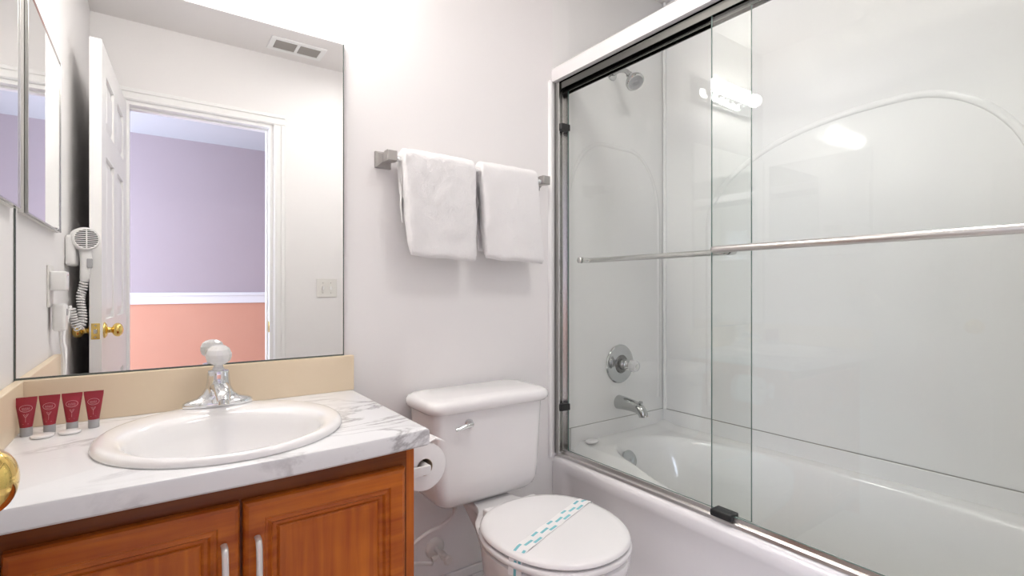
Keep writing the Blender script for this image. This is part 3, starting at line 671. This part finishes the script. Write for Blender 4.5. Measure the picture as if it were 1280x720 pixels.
# ------------------------------------------------------------------ toilet paper on the cabinet side
RX, RZ, RR = 0.529, 0.672, 0.0565
t = thing('toilet_paper_roll', 'white toilet paper roll hanging beside the vanity cabinet', 'toilet paper', (RX, -0.35, RZ-RR))
b = nb(); n_ = 48
def ringy(r, y): return [(RX+r*math.cos(2*PI*k/n_), y, RZ+r*math.sin(2*PI*k/n_)) for k in range(n_)]
loft(b, [ringy(0.0205, -0.400), ringy(0.054, -0.400), ringy(RR, -0.398), ringy(RR, -0.302), ringy(0.054, -0.300), ringy(0.0205, -0.300), ringy(0.0205, -0.400)], cap0=False, cap1=False)
bmesh.ops.remove_doubles(b, verts=b.verts, dist=1e-6); obj('paper_sheets', b, 'paper', t, smooth=50)
b = nb(); loft(b, [ringy(0.0205, -0.3995), ringy(0.0195, -0.3995), ringy(0.0195, -0.3005), ringy(0.0205, -0.3005)], cap0=False, cap1=False); obj('core', b, 'card', t, smooth=50)
b = nb()   # folded tail of the last sheet
R_ = loft(b, [[(RX+0.012, -0.400, RZ+RR-0.0005), (RX+0.012, -0.300, RZ+RR-0.0005), (RX+0.012, -0.300, RZ+RR+0.0015), (RX+0.012, -0.400, RZ+RR+0.0015)],
         [(RX+0.028, -0.402, RZ+RR+0.006), (RX+0.028, -0.306, RZ+RR+0.003), (RX+0.028, -0.306, RZ+RR+0.005), (RX+0.028, -0.402, RZ+RR+0.009)],
         [(RX+0.055, -0.398, RZ+RR-0.006), (RX+0.050, -0.330, RZ+RR-0.004), (RX+0.050, -0.330, RZ+RR-0.002), (RX+0.055, -0.398, RZ+RR-0.003)]]); obj('loose_end', b, 'paper', t)
t = thing('paper_holder', 'white plastic toilet paper holder on the side of the cherry vanity', 'holder', (0.465, -0.35, 0.64))
for y in (-0.416, -0.286):
    b = nb(); box(b, 0.4645, 0.474, y-0.012, y+0.012, 0.640, 0.700, 0.003); box(b, 0.470, 0.536, y-0.005, y+0.005, 0.660, 0.682, 0.003); obj('arm', b, 'plast', t, smooth=40)
b = nb(); lathe(b, (RX, -0.413, RZ), (0, 1, 0), [(0.0105, 0), (0.0105, 0.130)], 18); obj('spindle', b, 'plast', t, smooth=50)

# ------------------------------------------------------------------ bathtub
RIM = 0.450; SEAM = 0.545
t = thing('bathtub', 'white alcove bathtub with oval basin behind sliding glass doors', 'bathtub', (1.6, -0.8, 0))
y0t, y1t = YF+0.002, -0.002
def smooth01(v): v = max(0, min(1, v)); return v*v*(3-2*v)
BXc, BYc, BA, BB = 1.625, -0.80, 0.268, 0.735
def tubz(x, y):
    e = 2.7
    r = (abs((x-BXc)/BA)**e + abs((y-BYc)/BB)**e)**(1/e)
    deck = RIM + 0.026*smooth01((x-1.36)/0.05) - 0.006
    # raised cove at the walls
    deck += 0.012*smooth01((x-1.86)/0.07) + 0.012*smooth01((y+0.09)/0.08)
    if r >= 1.0: return deck
    d_ = (1-r)
    wall_ = smooth01(d_/0.24)
    edge = smooth01(d_/0.10)
    return deck - 0.010*edge - 0.30*wall_**1.0*1.0
b = nb(); NX, NY = 120, 220
gr = []
for i in range(NX+1):
    x = 1.345 + (XR-0.004-1.345)*i/NX
    gr.append([b.verts.new((x, y0t+(y1t-0.002-y0t)*j/NY, tubz(x, y0t+(y1t-0.002-y0t)*j/NY))) for j in range(NY+1)])
for i in range(NX):
    for j in range(NY): b.faces.new((gr[i][j], gr[i+1][j], gr[i+1][j+1], gr[i][j+1]))
obj('basin', b, 'acryl', t, smooth=60)
b = nb()   # rolled front rim and apron as one profile swept along y
prof = [(1.345, 0.02), (1.345, RIM-0.0065), (1.340, RIM-0.001), (1.30, RIM), (1.277, RIM-0.0015), (1.267, RIM-0.006), (XT, RIM-0.016), (XT, RIM-0.040), (1.265, RIM-0.050), (1.276, RIM-0.075), (1.280, RIM-0.12), (1.281, 0.22), (1.279, 0.19), (1.272, 0.165), (1.266, 0.14), (1.264, 0.04), (1.266, 0.002)]
def flat(y):   # apron panel fades out to the rim plane near the wall
    q = smooth01((-0.002-y-0.05)/0.05)
    return [(x if (i < 7) else XT+(x-XT)*q, y, z) for i, (x, z) in enumerate(prof)]
ysw = [y1t, -0.03, -0.05, -0.06, -0.07, -0.08, -0.09, -0.10, -0.12, -0.3, -0.6, -0.9, -1.2, y0t]
loft(b, [flat(y) for y in ysw]); obj('apron', b, 'apron', t, smooth=45)
b = nb()   # tile flange of the tub below the surround joint
box(b, XR-0.0145, XR-0.001, y0t, y1t, RIM+0.005, SEAM-0.0025, 0.003); box(b, XT+0.09, XR-0.014, -0.0075, -0.0005, RIM+0.005, SEAM-0.0025, 0.003); obj('wall_flange', b, 'acryl', t)
oy = -0.07
while tubz(1.550, oy) > 0.412: oy -= 0.001
gy = (tubz(1.550, oy+0.01)-tubz(1.550, oy-0.01))/0.02
on = Vector((0, -gy, 1)).normalized(); on = Vector((0, -math.sin(math.atan(gy)), math.cos(math.atan(gy)))); oc = Vector((1.550, oy, tubz(1.550, oy)))
b = nb(); lathe(b, oc+on*0.011, on, [(0.034, -0.02), (0.035, 0.001), (0.035, 0.007), (0.024, 0.010), (0.006, 0.0105)], 32); ov = obj('overflow_plate', b, 'fitting', t, smooth=50)
b = nb(); lathe(b, oc+on*0.0215, on, [(0.006, -0.002), (0.006, 0.0018), (0.004, 0.003)], 12); obj('screw', b, 'greycap', ov)
b = nb(); box(b, XT-0.006, XT+0.004, y0t, -0.016, 0.001, 0.085, 0.004); obj('base_trim', b, 'trim', t)

# surround panels with arched raised mouldings
SZ1 = HC-0.002; PY = -0.006
t = thing('shower_surround', 'white glossy acrylic shower wall surround with raised arches above the bathtub', 'surround', (1.6, -0.8, SEAM))
b = nb(); loft(b, [[(1.262, -0.0005, z), (1.34, PY, z), (XR-0.0135, PY, z), (XR-0.0135, -0.0005, z)] for z in (SEAM, SZ1)]); obj('wall_panel', b, 'surroundb', t)
b = nb(); box(b, XR-0.013, XR-0.001, y0t, -0.0005, SEAM, SZ1, 0.002); obj('wall_panel', b, 'surround', t)
b = nb(); box(b, 1.345, XR-0.0135, YF+0.001, YF+0.007, SEAM, SZ1, 0.002); obj('wall_panel', b, 'surround', t)
b = nb(); tube(b, [(XR-0.016, -0.016, SEAM), (XR-0.016, -0.016, SZ1)], 0.009, 10); obj('corner_bead', b, 'surround', t, smooth=50)
b = nb(); box(b, XR-0.0125, XR-0.0015, y0t, -0.002, SEAM-0.003, SEAM-0.0001); box(b, 1.30, XR-0.01, -0.0056, -0.002, SEAM-0.003, SEAM-0.0001); obj('joint', b, 'groove', t)
def half_round(bm, pts, nrm, r):
    pts = [Vector(p) for p in pts]; nrm = Vector(nrm); rings = []
    for i, p in enumerate(pts):
        a_ = pts[max(i-1, 0)]; c_ = pts[min(i+1, len(pts)-1)]; tt = (c_-a_).normalized(); s_ = tt.cross(nrm).normalized()
        rings.append([p+s_*r*math.cos(PI*k/8)+nrm*(r*0.42*math.sin(PI*k/8)-0.0005) for k in range(9)])
    loft(bm, rings)
def arch(a0, a1, z0, zp, ra0, rz0, ra1, rz1, n=16, rise=0.0):
    out = [(a0, z0)]
    for k in range(n+1):
        q = PI-PI/2*k/n; out.append((a0+ra0+ra0*math.cos(q), zp-rz0+rz0*math.sin(q)))
    for k in range(n+1):
        q = PI/2-PI/2*k/n; out.append((a1-ra1+ra1*math.cos(q), zp-rz1+rz1*math.sin(q)))
    out.append((a1, z0)); return out
b = nb(); pr = arch(0.240, 1.232, 0.60, 1.700, 0.62, 0.33, 0.31, 0.36)
half_round(b, [(XR-0.013, -a_, z_) for a_, z_ in pr], (-1, 0, 0), 0.0115); obj('arch_moulding', b, 'surround', t, smooth=60)
b = nb(); pr = arch(1.335, 1.893, 0.60, 1.700, 0.20, 0.30, 0.20, 0.30)
half_round(b, [(a_, PY, z_) for a_, z_ in pr], (0, -1, 0), 0.009); obj('arch_moulding', b, 'surround', t, smooth=60)
b = nb(); lathe(b, (1.250, -0.002, RIM-0.0), (0, 0, 1), [(0.009, 0), (0.009, 1.44), (0.006, 1.45)], 14); obj('edge_bead', b, 'trim', t, smooth=50)

b = nb(); loft(b, [sell(1.430, -0.045, a_, b_, 0.4825+z_, 32) for a_, b_, z_ in ((0.026, 0.018, 0), (0.030, 0.022, 0.003), (0.031, 0.023, 0.008), (0.027, 0.019, 0.012), (0.015, 0.010, 0.0135))])
o = obj('soap_bar', b, 'lid', smooth=60); tag(o, 'oval white soap bar on the bathtub ledge under the tub spout', 'soap')

# ------------------------------------------------------------------ shower fittings
t = thing('shower_head', 'chrome shower head on a bent arm high on the alcove wall', 'shower head', (1.600, -0.013, 2.01))
b = nb(); lathe(b, (1.585, PY, 2.005), (0, -1, 0), [(0.027, 0), (0.026, 0.004), (0.012, 0.009)], 24); obj('flange', b, 'fitting', t, smooth=50)
b = nb(); tube(b, curve([(1.585, -0.014, 2.005), (1.585, -0.05, 2.006), (1.585, -0.085, 1.992), (1.585, -0.105, 1.968)], 6), 0.0095, 14); obj('arm', b, 'fitting', t, smooth=50)
hd_ = Vector((-0.10, -0.62, -0.76))
b = nb(); lathe(b, (1.585, -0.100, 1.975), hd_, [(0.010, 0), (0.014, 0.006), (0.014, 0.016), (0.018, 0.022), (0.034, 0.048), (0.0375, 0.056), (0.0375, 0.064), (0.034, 0.067)], 30); sh = obj('head', b, 'fitting', t, smooth=40)
b = nb(); lathe(b, Vector((1.585, -0.100, 1.975))+hd_.normalized()*0.066, hd_, [(0.030, 0), (0.030, 0.0025), (0.020, 0.003), (0.018, 0.0015), (0.010, 0.0015), (0.009, 0.004), (0.002, 0.0045)], 30); obj('spray_face', b, 'greycap', sh, smooth=40)

t = thing('shower_valve', 'round chrome shower valve plate with clear knob above the tub spout', 'valve', (1.637, -0.013, 0.69))
VX, VZ = 1.632, 0.775
b = nb(); lathe(b, (VX, PY, VZ), (0, -1, 0), [(0.082, 0), (0.083, 0.003), (0.079, 0.008), (0.066, 0.010), (0.062, 0.008), (0.045, 0.010), (0.036, 0.013)], 48); obj('escutcheon', b, 'fitting', t, smooth=40)
b = nb(); lathe(b, (VX, PY-0.011, VZ), (0, -1, 0), [(0.040, 0), (0.036, 0.006), (0.030, 0.008)], 32); obj('reflection_ring', b, 'track', t, smooth=40)  # dark ring painted in for the black reflections around the stem
b = nb(); lathe(b, (VX, -0.024, VZ), (0, -1, 0), [(0.024, 0), (0.022, 0.028), (0.016, 0.034), (0.014, 0.046)], 28); obj('valve_stem', b, 'fitting', t, smooth=40)
b = nb(); lathe(b, (VX, -0.070, VZ), (0, -1, 0), [(0.016, 0), (0.026, 0.006), (0.027, 0.020), (0.022, 0.030), (0.014, 0.033)], 10); kn = obj('knob', b, 'clear', t)
b = nb(); lathe(b, (VX, -0.1032, VZ), (0, -1, 0), [(0.011, 0), (0.011, 0.001), (0.008, 0.0018)], 18); obj('knob_cap', b, 'alu', kn)

t = thing('tub_spout', 'chrome tub spout with diverter knob on the alcove wall below the valve', 'spout', (1.64, -0.013, 0.58))
b = nb(); path = curve([(1.628, PY, 0.612), (1.628, -0.05, 0.612), (1.628, -0.09, 0.609), (1.628, -0.120, 0.602), (1.628, -0.136, 0.588), (1.628, -0.140, 0.574)], 5)
rs = [0.030-0.012*(i/(len(path)-1))**0.8 for i in range(len(path))]; tube(b, path, rs, 22); obj('spout_body', b, 'fitting', t, smooth=50)
b = nb(); lathe(b, (1.628, -0.124, 0.616), (0, -0.1, 1), [(0.004, 0), (0.004, 0.010), (0.008, 0.012), (0.008, 0.018), (0.005, 0.020)], 14); obj('diverter_knob', b, 'fitting', t, smooth=50)

# ------------------------------------------------------------------ sliding shower doors
TZ0, TZ1 = 1.855, 1.895
t = thing('shower_door_frame', 'aluminium track and jamb frame of the sliding glass shower doors', 'door frame', (1.305, -0.8, RIM))
yA, yB = -0.0065, YF+0.015
b = nb()   # bottom track: stepped extrusion
prof = [(1.281, RIM+0.001), (1.281, RIM+0.010), (1.284, RIM+0.013), (1.290, RIM+0.014), (1.2905, RIM+0.026), (1.2945, RIM+0.027), (1.295, RIM+0.014), (1.302, RIM+0.014), (1.3025, RIM+0.020), (1.3055, RIM+0.020), (1.306, RIM+0.014), (1.318, RIM+0.012), (1.327, RIM+0.004), (1.327, RIM+0.001)]
loft(b, [[(x, yA, z) for x, z in prof], [(x, yB, z) for x, z in prof]]); obj('bottom_track', b, 'nickel', t)
b = nb()
for (x0, x1, z0, z1) in ((1.277, 1.333, TZ1-0.006, TZ1), (1.277, 1.2805, TZ0+0.010, TZ1), (1.297, 1.3005, TZ0, TZ1), (1.3295, 1.333, TZ0+0.006, TZ1)): box(b, x0, x1, yB, yA, z0, z1)
obj('top_track', b, 'track', t)
b = nb(); loft(b, [[(x, y, z) for x, z in ((1.258, TZ1+0.001), (1.338, TZ1+0.001), (1.338, TZ1+0.055), (1.332, TZ1+0.063), (1.322, TZ1+0.066), (1.285, TZ1+0.066), (1.272, TZ1+0.063), (1.262, TZ1+0.054), (1.258, TZ1+0.042))] for y in (-0.0005, YF+0.001)]); obj('header_cover', b, 'apron', t, smooth=60)
for y in (yA, yB):
    s = -1 if y == yA else 1
    b = nb(); box(b, 1.270, 1.2735, y+s*0.024, y, RIM+0.012, TZ1) ; box(b, 1.290, 1.2925, y+s*0.022, y, RIM+0.012, TZ1); box(b, 1.318, 1.3215, y+s*0.024, y, RIM+0.012, TZ1); box(b, 1.270, 1.3215, y+s*0.003, y, RIM+0.012, TZ1)
    jb = obj('wall_jamb', b, 'alu', t)
    if y == yA:
        for z in (0.640, 1.720):
            b = nb(); box(b, 1.2725, 1.3175, yA-0.036, yA-0.004, z-0.013, z+0.013, 0.003); obj('bumper', b, 'black', jb)
b = nb(); box(b, 1.270, 1.312, -0.735, -0.672, RIM+0.0145, RIM+0.033, 0.004); obj('door_guide', b, 'black', t)

def pane(name, label, x, ya, yb, barx, by0, by1, barlab, side, z0, z1):
    tt = thing(name, label, 'shower door', (x, (ya+yb)/2, z0), 'sliding glass shower doors')
    b = nb(); box(b, x-0.003, x+0.003, ya, yb, z0, z1)
    for f in b.faces:
        f.normal_update(); f.material_index = 0 if abs(f.normal.x) > 0.9 else 1
    obj('glass_pane', b, ('glass', 'glassedge'), tt)
    b = nb(); r = 0.0095
    path = [(x+side*0.004, by0, 1.2045), (barx-side*0.012, by0, 1.2045), (barx-side*0.003, by0-0.003 if by0 > by1 else by0+0.003, 1.2045), (barx, by0-0.012, 1.2045), (barx, by1+0.012, 1.2045), (barx-side*0.003, by1+0.003, 1.2045), (barx-side*0.012, by1, 1.2045), (x+side*0.004, by1, 1.2045)]
    tube(b, path, r, 16); o = obj('towel_bar', b, 'nickel' if side < 0 else 'alu', tt, smooth=50)
    for y in (by0, by1):
        b = nb(); lathe(b, (x+side*0.0032, y, 1.2045), (side, 0, 0), [(0.012, 0), (0.012, 0.006), (0.010, 0.008)], 18)
        lathe(b, (x-side*0.0032, y, 1.2045), (-side, 0, 0), [(0.011, 0), (0.011, 0.004), (0.007, 0.007)], 18); obj('bracket', b, 'alu', o, smooth=50)
    return tt
pane('sliding_glass_door', 'inner sliding glass shower door nearest the faucets, with a short towel bar', 1.309, -0.772, -0.040, 1.352, -0.108, -0.700, '', 1, RIM+0.021, TZ1-0.008)
pane('sliding_glass_door', 'outer sliding glass shower door at the right, with long towel bar facing the room', 1.287, -1.575, -0.668, 1.240, -0.700, -1.50, '', -1, RIM+0.028, TZ1-0.008)
